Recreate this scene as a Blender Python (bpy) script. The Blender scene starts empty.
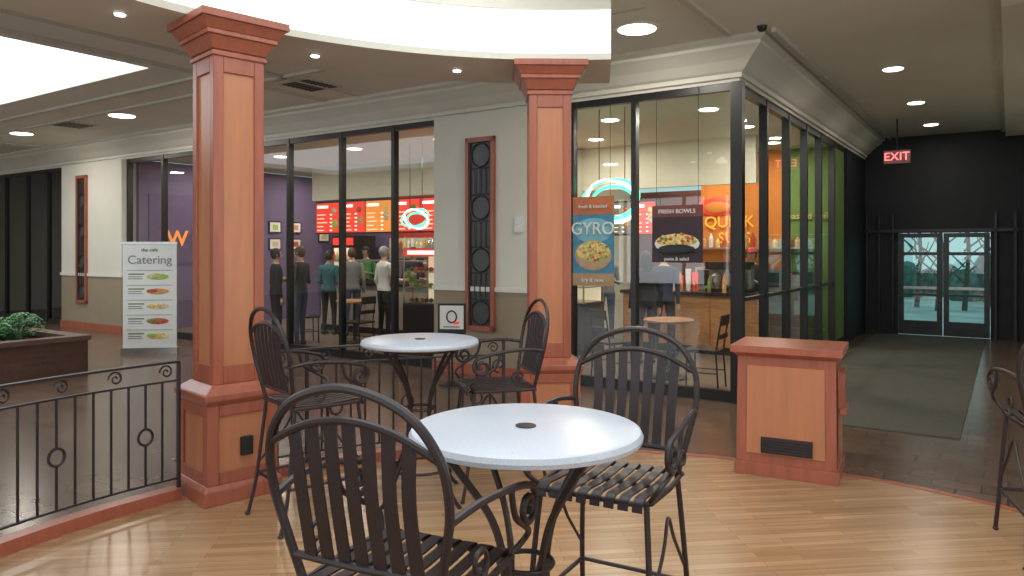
import bpy, math, random
from mathutils import Vector, Matrix, noise
random.seed(7)
scene=bpy.context.scene
F=740.0; EYE=1.6
CX,CY=2.41,7.9
ANG=math.radians(-33.9)
GZ=-0.04
def PX(px,Y): return (px-512)/F*Y
def L2W(x,y):
    c,s=math.cos(ANG),math.sin(ANG)
    return (CX+c*x-s*y, CY+s*x+c*y)
def W2L(wx,wy):
    dx,dy=wx-CX,wy-CY; c,s=math.cos(-ANG),math.sin(-ANG)
    return (c*dx-s*dy, s*dx+c*dy)
# ---------------- materials ----------------
MATS={}
def mat(name,col,rough=0.5,metal=0.0,emis=0.0,ecol=None,var=0.12,scale=8.0,stretch=(1,1,1),bump=0.0,spec=0.5):
    if name in MATS: return MATS[name]
    m=bpy.data.materials.new(name); m.use_nodes=True
    nt=m.node_tree; b=nt.nodes['Principled BSDF']
    tc=nt.nodes.new('ShaderNodeTexCoord'); mp=nt.nodes.new('ShaderNodeMapping')
    mp.inputs['Scale'].default_value=stretch
    nt.links.new(tc.outputs['Object'],mp.inputs['Vector'])
    n=nt.nodes.new('ShaderNodeTexNoise'); n.inputs['Scale'].default_value=scale; n.inputs['Detail'].default_value=4
    nt.links.new(mp.outputs[0],n.inputs['Vector'])
    r=nt.nodes.new('ShaderNodeValToRGB')
    r.color_ramp.elements[0].position=0.3; r.color_ramp.elements[1].position=0.7
    r.color_ramp.elements[0].color=tuple(max(0,c*(1-var)) for c in col)+(1,)
    r.color_ramp.elements[1].color=tuple(min(1,c*(1+var)) for c in col)+(1,)
    nt.links.new(n.outputs['Fac'],r.inputs['Fac']); nt.links.new(r.outputs['Color'],b.inputs['Base Color'])
    b.inputs['Roughness'].default_value=rough; b.inputs['Metallic'].default_value=metal
    b.inputs['Specular IOR Level'].default_value=spec
    if emis>0:
        b.inputs['Emission Color'].default_value=tuple(ecol or col)+(1,)
        b.inputs['Emission Strength'].default_value=emis
    if bump>0:
        bp=nt.nodes.new('ShaderNodeBump'); bp.inputs['Strength'].default_value=bump; bp.inputs['Distance'].default_value=0.01
        nt.links.new(n.outputs['Fac'],bp.inputs['Height']); nt.links.new(bp.outputs[0],b.inputs['Normal'])
    MATS[name]=m; return m
def brickmat(name,c1,c2,mortar,bw,rh,ms,rough,rot=0.0,offset=0.5,grain=None,spec=0.5,axes='xy'):
    m=bpy.data.materials.new(name); m.use_nodes=True
    nt=m.node_tree; b=nt.nodes['Principled BSDF']
    tc=nt.nodes.new('ShaderNodeTexCoord'); mp=nt.nodes.new('ShaderNodeMapping')
    if axes=='xz': mp.inputs['Rotation'].default_value=(math.radians(90),0,0)
    elif axes=='yz': mp.inputs['Rotation'].default_value=(0,math.radians(90),math.radians(90))
    else: mp.inputs['Rotation'].default_value=(0,0,rot)
    nt.links.new(tc.outputs['Object'],mp.inputs['Vector'])
    br=nt.nodes.new('ShaderNodeTexBrick')
    br.inputs['Scale'].default_value=1; br.inputs['Brick Width'].default_value=bw; br.inputs['Row Height'].default_value=rh
    br.inputs['Mortar Size'].default_value=ms; br.inputs['Mortar Smooth'].default_value=0.1
    br.inputs['Color1'].default_value=c1+(1,); br.inputs['Color2'].default_value=c2+(1,); br.inputs['Mortar'].default_value=mortar+(1,)
    br.inputs['Bias'].default_value=0.0
    br.offset=offset
    nt.links.new(mp.outputs[0],br.inputs['Vector'])
    n=nt.nodes.new('ShaderNodeTexNoise'); n.inputs['Scale'].default_value=1.0; n.inputs['Detail'].default_value=5
    mp2=nt.nodes.new('ShaderNodeMapping'); mp2.inputs['Scale'].default_value=grain or (3,3,3)
    nt.links.new(mp.outputs[0],mp2.inputs['Vector']); nt.links.new(mp2.outputs[0],n.inputs['Vector'])
    mx=nt.nodes.new('ShaderNodeMix'); mx.data_type='RGBA'; mx.blend_type='MULTIPLY'; mx.inputs['Factor'].default_value=0.7
    rr=nt.nodes.new('ShaderNodeValToRGB'); rr.color_ramp.elements[0].position=.3; rr.color_ramp.elements[1].position=.7
    rr.color_ramp.elements[0].color=(.62,.58,.54,1); rr.color_ramp.elements[1].color=(1,1,1,1)
    nt.links.new(n.outputs['Fac'],rr.inputs['Fac'])
    nt.links.new(br.outputs['Color'],mx.inputs['A']); nt.links.new(rr.outputs['Color'],mx.inputs['B'])
    nt.links.new(mx.outputs['Result'],b.inputs['Base Color'])
    b.inputs['Roughness'].default_value=rough; b.inputs['Specular IOR Level'].default_value=spec
    MATS[name]=m; return m
def glassmat(name,tint=(1,1,1),refl=0.1):
    m=bpy.data.materials.new(name); m.use_nodes=True
    nt=m.node_tree; nt.nodes.clear()
    o=nt.nodes.new('ShaderNodeOutputMaterial'); mx=nt.nodes.new('ShaderNodeMixShader')
    t=nt.nodes.new('ShaderNodeBsdfTransparent'); g=nt.nodes.new('ShaderNodeBsdfGlossy')
    t.inputs['Color'].default_value=tint+(1,); g.inputs['Roughness'].default_value=0.02
    fr=nt.nodes.new('ShaderNodeFresnel'); fr.inputs['IOR'].default_value=1.45
    ad=nt.nodes.new('ShaderNodeMath'); ad.operation='ADD'; ad.inputs[1].default_value=refl; ad.use_clamp=True
    nt.links.new(fr.outputs[0],ad.inputs[0]); nt.links.new(ad.outputs[0],mx.inputs['Fac'])
    nt.links.new(t.outputs[0],mx.inputs[1]); nt.links.new(g.outputs[0],mx.inputs[2]); nt.links.new(mx.outputs[0],o.inputs['Surface'])
    MATS[name]=m; return m

CHERRY=mat('cherry_wood',(.36,.105,.06),.3,var=.14,scale=4,stretch=(5,5,.5))
MAPLE=mat('maple_panel',(.49,.19,.09),.3,var=.09,scale=4,stretch=(5,5,.5))
IRON=mat('dark_iron',(.026,.016,.018),.42,var=.2,spec=.5)
BLACK=mat('black_frame',(.012,.013,.013),.35)
DARK=mat('dark_wall',(.012,.014,.020),.6)
WALL=mat('wall_paint',(.68,.67,.59),.8,var=.03,scale=2)
WALLT=mat('wainscot_tan',(.30,.245,.17),.8,var=.05,scale=2)
TRIM=mat('trim_white',(.70,.69,.62),.6,var=.03)
CEIL=mat('ceiling_paint',(.76,.74,.65),.85,var=.03,scale=1.5)
CEILT=mat('ceiling_trim',(.58,.56,.49),.8,var=.04)
SOFF=mat('soffit_paint',(.72,.69,.59),.85,var=.03,scale=2)
SKY=mat('skylight_panel',(.8,.86,.88),.6,emis=2.6,ecol=(.88,.95,1.0),var=.02)
FILLP=mat('added_light_pane',(.8,.86,.88),.5,emis=2.2,ecol=(.90,.96,1.0),var=.02)  # emission for the unseen panes added as fill light
RINGGLOW=mat('drum_face_glow',(.8,.82,.82),.7,emis=1.15,ecol=(.92,.97,1.0),var=.02)  # glow put into the white inner face for skylight falling on it
TILE=brickmat('mall_tile',(.185,.115,.080),(.135,.088,.063),(.06,.048,.04),.3,.2,.006,.22,rot=0)
DECK=brickmat('oak_planks',(.53,.325,.175),(.40,.23,.115),(.25,.14,.07),.62,.058,.0014,.26,rot=math.radians(-6),grain=(1.5,26,1),offset=.37)
BRICK=brickmat('planter_brick',(.15,.065,.042),(.11,.05,.034),(.09,.08,.07),.2,.07,.006,.8,axes='yz')
GLASS=glassmat('store_glass',(.90,.93,.91),.06)
CASEGLASS=glassmat('case_glass',(.96,.97,.97),.02)
DGLASS=glassmat('dark_glass',(.25,.28,.28),.07)
TABLE=mat('speckled_laminate',(.52,.555,.62),.3,var=.10,scale=200)
STFLOOR=brickmat('store_floor_tile',(.20,.16,.12),(.17,.13,.10),(.09,.08,.07),.3,.3,.005,.35,offset=0)
CARPET=mat('carpet_mat',(.075,.07,.055),.95,var=.18,scale=60)
WHITE=mat('white_plastic',(.75,.75,.72),.5,var=.03)
STEEL=mat('stainless',(.45,.45,.44),.3,metal=.8)
ORANGE=mat('orange_wall',(.72,.24,.04),.7,var=.05)
GREEN=mat('green_wall',(.16,.26,.06),.7,var=.05)
PURPLE=mat('purple_wall',(.14,.10,.19),.7,var=.05)
RED=mat('red_wall',(.50,.04,.03),.6,var=.1)
CREAM=mat('cream_wall',(.62,.60,.48),.8,var=.03)
WOODC=mat('counter_wood',(.42,.21,.09),.4,var=.2,scale=5,stretch=(1,6,6))

# ---------------- mesh builder ----------------
class MB:
    def __init__(s): s.v=[];s.f=[];s.m=[];s.mats=[];s.M=Matrix.Identity(4)
    def mi(s,m):
        if m not in s.mats: s.mats.append(m)
        return s.mats.index(m)
    def add(s,vs,fs,m):
        o=len(s.v); k=s.mi(m)
        s.v+= [tuple(s.M@Vector(v)) for v in vs]
        for f in fs: s.f.append([i+o for i in f]); s.m.append(k)
    def box(s,x0,x1,y0,y1,z0,z1,m):
        vs=[(x0,y0,z0),(x1,y0,z0),(x1,y1,z0),(x0,y1,z0),(x0,y0,z1),(x1,y0,z1),(x1,y1,z1),(x0,y1,z1)]
        s.add(vs,[(3,2,1,0),(4,5,6,7),(0,1,5,4),(1,2,6,5),(2,3,7,6),(3,0,4,7)],m)
    def fr(s,z0,a0,z1,a1,m,b0=None,b1=None):
        b0=a0 if b0 is None else b0; b1=a1 if b1 is None else b1
        vs=[(-a0,-b0,z0),(a0,-b0,z0),(a0,b0,z0),(-a0,b0,z0),(-a1,-b1,z1),(a1,-b1,z1),(a1,b1,z1),(-a1,b1,z1)]
        s.add(vs,[(3,2,1,0),(4,5,6,7),(0,1,5,4),(1,2,6,5),(2,3,7,6),(3,0,4,7)],m)
    def quad(s,a,b,c,d,m): s.add([a,b,c,d],[(0,1,2,3)],m)
    def sweep(s,pts,sec,m,ref=None,closed=False):
        pts=[Vector(p) for p in pts]; n=len(pts); k=len(sec[0]) if isinstance(sec[0][0],(tuple,list)) else len(sec)
        vs=[]; prev=None
        for i,p in enumerate(pts):
            if closed: t=(pts[(i+1)%n]-pts[i-1])
            else: t=(pts[min(i+1,n-1)]-pts[max(i-1,0)])
            t=t.normalized() if t.length>1e-9 else Vector((0,0,1))
            if ref is not None: a=Vector(ref); a=a-t*a.dot(t)
            elif prev is None:
                a=Vector((0,0,1)) if abs(t.z)<.9 else Vector((1,0,0)); a=a-t*a.dot(t)
            else: a=prev-t*prev.dot(t)
            if a.length<1e-6: a=Vector((1,0,0))-t*t.x
            a.normalize(); b=t.cross(a); prev=a
            se=sec[i] if isinstance(sec[0][0],(tuple,list)) else sec
            for q in se: vs.append(tuple(p+a*q[0]+b*q[1]))
        fs=[]
        R=n if closed else n-1
        for i in range(R):
            j=(i+1)%n
            for q in range(k): fs.append((i*k+q,i*k+(q+1)%k,j*k+(q+1)%k,j*k+q))
        if not closed: fs.append(tuple(range(k))[::-1]); fs.append(tuple((n-1)*k+q for q in range(k)))
        s.add(vs,fs,m)
    def tube(s,pts,r,m,n=8,closed=False):
        if isinstance(r,(int,float)): sec=[(math.cos(a*2*math.pi/n)*r,math.sin(a*2*math.pi/n)*r) for a in range(n)]
        else: sec=[[(math.cos(a*2*math.pi/n)*q,math.sin(a*2*math.pi/n)*q) for a in range(n)] for q in r]
        s.sweep(pts,sec,m,closed=closed)
    def bar(s,pts,w,t,m,ref):
        s.sweep(pts,[(w/2,t/2),(-w/2,t/2),(-w/2,-t/2),(w/2,-t/2)],m,ref=ref)
    def lathe(s,prof,m,n=48,c=(0,0)):
        vs=[];fs=[]
        for r,z in prof:
            for i in range(n):
                a=i*2*math.pi/n; vs.append((c[0]+r*math.cos(a),c[1]+r*math.sin(a),z))
        k=len(prof)
        for j in range(k-1):
            for i in range(n): fs.append((j*n+i,j*n+(i+1)%n,(j+1)*n+(i+1)%n,(j+1)*n+i))
        fs.append(tuple(range(n))[::-1]); fs.append(tuple((k-1)*n+i for i in range(n)))
        s.add(vs,fs,m)
    def ell(s,c,r,m,nu=16,nv=10,keep=None):
        vs=[];fs=[]
        for j in range(nv+1):
            ph=math.pi*j/nv
            for i in range(nu):
                th=2*math.pi*i/nu
                vs.append((c[0]+r[0]*math.sin(ph)*math.cos(th),c[1]+r[1]*math.sin(ph)*math.sin(th),c[2]+r[2]*math.cos(ph)))
        for j in range(nv):
            for i in range(nu):
                f=(j*nu+i,(j+1)*nu+i,(j+1)*nu+(i+1)%nu,j*nu+(i+1)%nu)
                if keep:
                    q=[sum(vs[a][d] for a in f)/4 for d in range(3)]
                    if not keep(q): continue
                fs.append(f)
        s.add(vs,fs,m)
    def arc(s,c,r0,r1,z0,z1,a0,a1,m,n=48,minner=None):
        vs=[]
        for i in range(n+1):
            a=math.radians(a0+(a1-a0)*i/n); ca,sa=math.cos(a),math.sin(a)
            vs+=[(c[0]+r0*ca,c[1]+r0*sa,z0),(c[0]+r1*ca,c[1]+r1*sa,z0),(c[0]+r1*ca,c[1]+r1*sa,z1),(c[0]+r0*ca,c[1]+r0*sa,z1)]
        f1=[];f2=[]
        for i in range(n):
            o=i*4;p=o+4
            f1+=[(o,p,p+1,o+1),(o+1,p+1,p+2,o+2),(o+2,p+2,p+3,o+3)]; f2.append((o+3,p+3,p,o))
        f1+=[(0,1,2,3),(n*4+3,n*4+2,n*4+1,n*4)]
        s.add(vs,f1,m); s.add(vs,f2,minner or m)
    def obj(s,name,smooth=False,bevel=0,local=False,loc=None,rotz=0,auto=False):
        me=bpy.data.meshes.new(name); me.from_pydata(s.v,[],s.f)
        for m in s.mats: me.materials.append(m)
        me.polygons.foreach_set('material_index',s.m)
        if smooth: me.polygons.foreach_set('use_smooth',[True]*len(me.polygons))
        me.update()
        o=bpy.data.objects.new(name,me); scene.collection.objects.link(o)
        if bevel>0:
            b=o.modifiers.new('bevel','BEVEL'); b.width=bevel; b.segments=2; b.limit_method='ANGLE'
        if auto:
            try: me.set_sharp_from_angle(angle=math.radians(35))
            except Exception: pass
        if local: o.location=(CX,CY,0); o.rotation_euler=(0,0,ANG)
        if loc is not None: o.location=loc; o.rotation_euler=(0,0,rotz)
        return o
def spline(P,k=6,closed=False):
    P=[Vector(p) for p in P]; out=[]; n=len(P)
    rng=n if closed else n-1
    for i in range(rng):
        if closed: a,b,c,d=P[i-1],P[i],P[(i+1)%n],P[(i+2)%n]
        else: a,b,c,d=P[max(i-1,0)],P[i],P[i+1],P[min(i+2,n-1)]
        for j in range(k):
            t=j/k
            out.append(.5*((2*b)+(c-a)*t+(2*a-5*b+4*c-d)*t*t+(-a+3*b-3*c+d)*t**3))
    if not closed: out.append(P[-1])
    return out
def text(body,parent,loc,size,m,rot=(math.pi/2,0,0),ext=.004,align='CENTER',name='lettering'):
    cu=bpy.data.curves.new(name,'FONT'); cu.body=body; cu.size=size; cu.extrude=ext; cu.align_x=align; cu.align_y='CENTER'
    cu.materials.append(m)
    o=bpy.data.objects.new(name,cu); scene.collection.objects.link(o)
    o.parent=parent; o.location=loc; o.rotation_euler=rot; return o

# ---------------- room shell ----------------
CZ=3.8; GT=3.4
mb=MB(); mb.box(-20.2,10.2,-14.2,0,GZ-.1,GZ,TILE); mb.box(0,2.8,0,8.3,GZ-.1,GZ,TILE)
mb.obj('floor',local=True)
mb=MB(); mb.box(-12.1,-.0,0.0,6.4,GZ-.1,GZ,STFLOOR); mb.obj('floor_store',local=True)
mb=MB(); mb.box(.25,2.05,-.45,8.2,GZ,GZ+.012,CARPET); mb.obj('floor_mat',local=True)
DC=(0.4,2.6)
mb=MB(); mb.lathe([(3.3,GZ),(3.3,0)],DECK,96); mb.arc((0,0),3.3,3.36,GZ,.004,0,360,CHERRY,96)
mb.obj('floor_deck',loc=(DC[0],DC[1],0))
mb=MB()
def rect_holes(x0,x1,y0,y1,holes,z,th,m):
    xs=sorted({x0,x1}|{h[0] for h in holes}|{h[1] for h in holes}); ys=sorted({y0,y1}|{h[2] for h in holes}|{h[3] for h in holes})
    for i in range(len(xs)-1):
        for j in range(len(ys)-1):
            cx=(xs[i]+xs[i+1])/2; cy=(ys[j]+ys[j+1])/2
            if any(h[0]<cx<h[1] and h[2]<cy<h[3] for h in holes): continue
            mb.box(xs[i],xs[i+1],ys[j],ys[j+1],z,z+th,m)
H1=(-14,-6.22,-7,-2.92); H2=(-1.2,3.6,-8.2,-3.2)
rect_holes(-20.2,10.2,-14.2,0,[H1,H2],CZ,.12,CEIL)
mb.box(0,2.8,0,8.4,CZ,CZ+.12,CEIL)
mb.obj('ceiling',local=True)
for k,h in enumerate((H1,H2)):
    mb=MB(); mb.box(h[0],h[1],h[2],h[3],CZ+.12,CZ+.16,SKY)
    nx=6
    for i in range(1,nx): 
        x=h[0]+(h[1]-h[0])*i/nx; 
        if k==1: mb.box(x-.02,x+.02,h[2],h[3],CZ+.08,CZ+.12,TRIM)
    mb.obj('skylight',local=True)
mb=MB(); mb.box(-12.1,0,.12,6.4,GT+.02,GT+.1,CREAM); mb.obj('ceiling_store',local=True)
mb=MB()
for y in (-1.75,-2.35): mb.box(-18,-.3,y-.03,y+.03,CZ-.035,CZ,CEILT)
for x in (-5.9,-5.2,.05,-14.6): mb.box(x-.03,x+.03,-7.5,-.45,CZ-.035,CZ,CEILT)
mb.box(.05,9,-2.38,-2.32,CZ-.035,CZ,CEILT)
mb.box(2.35,2.65,-.4,8.2,CZ-.14,CZ,CEIL); mb.box(2.29,2.35,-.4,8.2,CZ-.06,CZ,CEILT); mb.box(.45,.5,-.4,8.2,CZ-.05,CZ,CEILT)
mb.box(2.35,9.0,-1.1,-.5,CZ-.16,CZ,CEIL)
mb.obj('trim_ceiling',local=True)
mb=MB()
mb.box(-20,0.02,0,.12,GT,CZ,WALL)
mb.box(-4.12,-2.06,-.1,.2,1.09,GT,WALL); mb.box(-4.12,-2.06,-.1,.2,GZ,1.09,WALLT)
mb.box(-14.5,-12.1,-.1,.2,1.09,GT,WALL); mb.box(-14.5,-12.1,-.1,.2,GZ,1.09,WALLT)
mb.box(0-.1,0.02,0.12,6.35,GT,CZ,WALL)
mb.box(-.1,.02,6.3,8.3,GZ,GT,DARK); mb.box(-.1,.02,6.35,8.3,GT,CZ,WALL)
mb.obj('wall_front',local=True)
mb=MB()
for a,b in ((-4.14,-2.04),(-14.52,-12.08)): mb.box(a,b,-.125,-.1,1.06,1.12,TRIM)
mb.obj('trim_chair_rail',local=True)
mb=MB()
for a,b in ((-4.14,-2.04),(-14.52,-12.08)): mb.box(a,b,-.12,-.1,GZ,.1,CHERRY)
mb.obj('baseboard_front',local=True)
mb=MB()
prof=[(.0,3.44),(.035,3.44),(.035,3.49),(.07,3.51),(.16,3.60),(.27,3.68),(.30,3.70),(.30,3.735),(.36,3.76),(.36,3.80),(0,3.80)]
n=len(prof); vs=[]
for d,z in prof: vs.append((-20,-d,z))
for d,z in prof: vs.append((.02+d,-d,z))
for d,z in prof: vs.append((.02+d,8.3,z))
fs=[(i,i+1,i+1+n,i+n) for i in range(n-1)]+[(i+n,i+1+n,i+1+2*n,i+2*n) for i in range(n-1)]
mb.add(vs,fs,WALL); mb.obj('trim_crown',local=True)
mb=MB(); mb.box(-20.2,-20,-14.2,0,GZ,CZ,WALL); mb.obj('wall_left',local=True)
mb=MB(); mb.box(-20.2,10.2,-14.4,-14.2,GZ,CZ,WALL); mb.obj('wall_back',local=True)
mb=MB(); mb.box(10,10.2,-14.2,-.5,GZ,CZ,WALL); mb.box(2.85,10.2,-.5,-.3,GZ,CZ,WALL); mb.obj('wall_right',local=True)
# added glowing panes out of view, brightening the mall ceiling and walls
def fillpanes(name,x0,x1,n,z0,z1,axis):
    mb=MB()
    for i in range(n):
        a=x0+(x1-x0)*i/n; b=x0+(x1-x0)*(i+1)/n
        if axis=='x':
            mb.box(a+.05,b-.05,-14.18,-14.14,z0+.05,z1-.05,FILLP); mb.box(a-.05,a+.05,-14.2,-14.08,z0,z1,BLACK)
        else:
            mb.box(9.94,9.98,a+.05,b-.05,z0+.05,z1-.05,FILLP); mb.box(9.88,10,a-.05,a+.05,z0,z1,BLACK)
    if axis=='x': mb.box(x0,x1,-14.2,-14.08,z0-.05,z0+.05,BLACK); mb.box(x0,x1,-14.2,-14.08,z1-.05,z1+.05,BLACK); mb.box(x1-.05,x1+.05,-14.2,-14.08,z0,z1,BLACK)
    else: mb.box(9.88,10,x0,x1,z0-.05,z0+.05,BLACK); mb.box(9.88,10,x0,x1,z1-.05,z1+.05,BLACK); mb.box(9.88,10,x1-.05,x1+.05,z0,z1,BLACK)
    mb.obj(name,local=True)
fillpanes('added_light_panes_back',-14,8,11,.5,3.3,'x'); fillpanes('added_light_panes_side',-12,-2,5,.5,3.3,'y')  # unseen fill panes added on the back and side walls
mb=MB()
mb.box(2.65,2.85,-.5,8.4,3.0,CZ,WALL); mb.box(2.65,2.85,-.5,8.4,GZ,.95,WALL)
for y in (-.5,2.4,5.3,8.1): mb.box(2.62,2.85,y,y+.3,.95,3.0,WALL if y<0 else DARK)
mb.box(2.8,2.85,-.3,8.3,.95,3.0,DARK)
mb.obj('wall_corridor',local=True)
DX0,DX1=.60,2.12; DY=8.3
mb=MB()
mb.box(-.1,DX0,DY,DY+.15,GZ,CZ,DARK); mb.box(DX1,2.85,DY,DY+.15,GZ,CZ,DARK); mb.box(DX0,DX1,DY,DY+.15,1.93,CZ,DARK)
mb.obj('wall_end',local=True)
mb=MB()
for x in (.06,.28,.52,2.2,2.5): mb.box(x-.02,x+.02,DY-.08,DY-.0,GZ,2.3,BLACK)
mb.box(.03,2.55,DY-.08,DY,1.94,2.0,BLACK)
mb.obj('trim_vestibule',local=True)
mid=(DX0+DX1)/2
ALU=mat('door_aluminium',(.05,.055,.055),.35,metal=.5)
DG=glassmat('door_glass',(.58,.76,.75),.05)
for n_,(a,b) in enumerate(((DX0+.01,mid-.01),(mid+.01,DX1-.01))):
    mb=MB(); y0,y1=DY+.02,DY+.08
    mb.box(a,a+.09,y0,y1,GZ+.01,1.92,ALU); mb.box(b-.09,b,y0,y1,GZ+.01,1.92,ALU)
    mb.box(a+.09,b-.09,y0,y1,GZ+.01,.24,ALU); mb.box(a+.09,b-.09,y0,y1,1.50,1.56,ALU); mb.box(a+.09,b-.09,y0,y1,1.84,1.92,ALU)
    mb.box(a+.09,b-.09,y0-.04,y0,.85,.90,STEEL); mb.box(a+.09,b-.09,y0,y1,.72,.76,ALU)
    mb.quad((a+.09,DY+.05,.24),(b-.09,DY+.05,.24),(b-.09,DY+.05,1.84),(a+.09,DY+.05,1.84),DG)
    mb.obj('door_%d'%(n_+1),local=True)
EXG=mat('exterior_ground',(.50,.55,.55),.9,var=.35,scale=.8); HEDGE=mat('hedge_green',(.10,.19,.17),.9,var=.6,scale=5)
mb=MB(); mb.box(-12,14,8.5,40,GZ-.12,GZ-.02,EXG); mb.obj('exterior_ground',local=True)
mb=MB()
for i in range(30):
    x=-6+i*.6; mb.ell((x,20+random.random()*3,.3),(.5,.4,.6+random.random()*.8),HEDGE,10,8)
mb.obj('hedge',local=True,smooth=True)
BARK=mat('bark',(.10,.10,.09),.9)
mb=MB()
for i in range(12):
    x=-1+i*.6; y=14+random.random()*4; mb.tube([(x,y,GZ),(x+.1,y,1.5),(x,y,4)],[.07,.05,.03],BARK)
    for k in range(14):
        a=random.random()*6.28; z=.7+k*.22; mb.tube([(x,y,z),(x+math.cos(a)*.5,y+math.sin(a)*.5,z+.4),(x+math.cos(a)*.9,y+math.sin(a),z+.9)],[.03,.02,.01],BARK,5)
mb.obj('bare_tree',local=True)

# ---------------- storefront windows ----------------
def storefront(name,xs,zt=GT,gl=GLASS,axis='x',mids=()):
    mb=MB(); w=.03; d0,d1=.0,.1
    def bx(a0,a1,b0,b1,z0,z1,m):
        if axis=='x': mb.box(a0,a1,b0,b1,z0,z1,m)
        else: mb.box(-b1,-b0,a0,a1,z0,z1,m)
    for x in xs: bx(x-w,x+w,d0,d1,GZ,zt,BLACK)
    a,b=xs[0],xs[-1]
    bx(min(a,b),max(a,b),d0+.01,d1-.01,GZ,.08,BLACK); bx(min(a,b),max(a,b),d0+.01,d1-.01,zt-.08,zt,BLACK)
    for z in mids: bx(min(a,b),max(a,b),d0+.02,d1-.02,z-.02,z+.02,BLACK)
    if axis=='x': mb.quad((a,.05,.05),(b,.05,.05),(b,.05,zt-.05),(a,.05,zt-.05),gl)
    else: mb.quad((-.05,a,.05),(-.05,b,.05),(-.05,b,zt-.05),(-.05,a,zt-.05),gl)
    return mb.obj(name,local=True)
storefront('window_1',[-12.06,-10.85,-9.65,-8.45,-7.27,-6.06,-4.98,-4.15])
storefront('window_2',[-2.03,-1.21,-.05])
storefront('window_3',[.13,1.19,2.27,3.3,4.28,5.3,6.25],axis='y',mids=(1.05,))
storefront('window_4',[-20,-18.6,-17.5,-16.4,-15.4,-14.52],gl=DGLASS)
mb=MB(); mb.box(-20,-14.5,3,3.1,GZ,GT,DARK); mb.box(-14.6,-14.5,.2,3,GZ,GT,DARK); mb.box(-20.1,-20,.2,3,GZ,GT,DARK); mb.box(-20,-14.5,.12,3,GZ-.1,GZ,DARK);mb.box(-20,-14.5,.12,3,GT,GT+.1,DARK)
mb.obj('wall_dark_shop',local=True)
mb=MB(); mb.box(-.055,.055,-.03,.08,GZ,GT,BLACK); mb.obj('trim_corner_post',local=True)

def grille(xc,w,z0,z1):
    mb=MB(); y=-.1
    for a,b in ((xc-w/2,xc-w/2+.05),(xc+w/2-.05,xc+w/2)): mb.box(a,b,y-.05,y,z0,z1,CHERRY)
    mb.box(xc-w/2,xc+w/2,y-.05,y,z0,z0+.06,CHERRY); mb.box(xc-w/2,xc+w/2,y-.05,y,z1-.06,z1,CHERRY)
    mb.box(xc-w/2+.05,xc+w/2-.05,y-.012,y,z0+.06,z1-.06,mat('grille_back',(.05,.055,.055),.3))
    iw=w/2-.06
    for dx in (-iw*.98,iw*.98,): mb.tube([(xc+dx,y-.03,z0+.06),(xc+dx,y-.03,z1-.06)],.010,IRON,6)
    n=int((z1-z0-.12)/(iw*2)); st=(z1-z0-.12)/n
    for i in range(n):
        zc=z0+.06+st*(i+.5)
        if i%2==0: mb.tube([(xc+iw*.9*math.cos(a*math.pi/10),y-.03,zc+iw*.9*math.sin(a*math.pi/10)) for a in range(20)],.010,IRON,6,closed=True)
        else:
            mb.tube([(xc,y-.03,zc-st/2),(xc,y-.03,zc+st/2)],.008,IRON,6)
            for s in (-1,1): mb.tube([(xc+s*iw*.5,y-.03,zc-st/2),(xc+s*iw*.5,y-.03,zc+st/2)],.007,IRON,6)
        mb.tube([(xc-iw,y-.03,zc+st/2),(xc+iw,y-.03,zc+st/2)],.008,IRON,6)
    mb.obj('trim_iron_grille',local=True)
grille(-3.32,.46,.55,3.07); grille(-13.6,.42,.5,3.15)
mb=MB(); mb.box(-2.78,-2.66,-.13,-.1,1.82,2.02,WHITE); mb.box(-2.75,-2.69,-.135,-.13,1.92,1.98,STEEL); mb.obj('wall_thermostat',local=True,bevel=.004)

# ---------------- store interiors ----------------
def em(name,c,s): return mat(name,c,.5,emis=s,ecol=c,var=.02)
E_RED=em('lit_red',(.75,.05,.03),.7); E_WH=em('lit_white',(.95,.93,.85),1.4); E_GR=em('lit_green',(.10,.75,.48),2.2); E_YE=em('lit_yellow',(.90,.48,.06),.5); E_OR=em('lit_orange',(.85,.28,.05),.5); E_PALE=em('lit_menu_cream',(.85,.7,.45),.7); E_NW=em('neon_white',(.75,1.0,.9),3.5); E_DK=em('lit_board_olive',(.14,.13,.09),.25)
FOODC=[mat('food_%d'%i,c,.6,var=.35,scale=30) for i,c in enumerate([(.35,.5,.08),(.6,.3,.1),(.65,.5,.3),(.5,.08,.04),(.7,.55,.2),(.12,.25,.05)])]
mb=MB()
mb.box(-4.1,-3.98,.2,6,GZ,GT,CREAM)
mb.box(-3.98,-2.5,5.9,6,GZ,2.75,mat('store_dark_red',(.16,.06,.05),.7)); mb.box(-2.5,-1.0,5.9,6,GZ,GT,ORANGE); mb.box(-1.0,-.1,5.9,6,GZ,GT,GREEN)
mb.box(-.12,-.02,5.4,6.4,GZ,GT,GREEN)
mb.box(-3.98,-.9,3.9,4.0,2.66,GT+.02,CREAM)
mb.obj('wall_store_right',local=True)
mb=MB()
mb.box(-12.1,-12.0,.2,6,GZ,GT,PURPLE)
mb.box(-12.0,-10.6,5.9,6,GZ,GT,PURPLE)
mb.box(-10.6,-4.1,5.9,6,1.9,GT,RED); mb.box(-10.6,-4.1,5.9,6,GZ,1.9,CREAM)
mb.box(-10.6,-4.1,3.4,3.5,2.70,GT+.02,CREAM)
mb.obj('wall_store_left',local=True)
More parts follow.
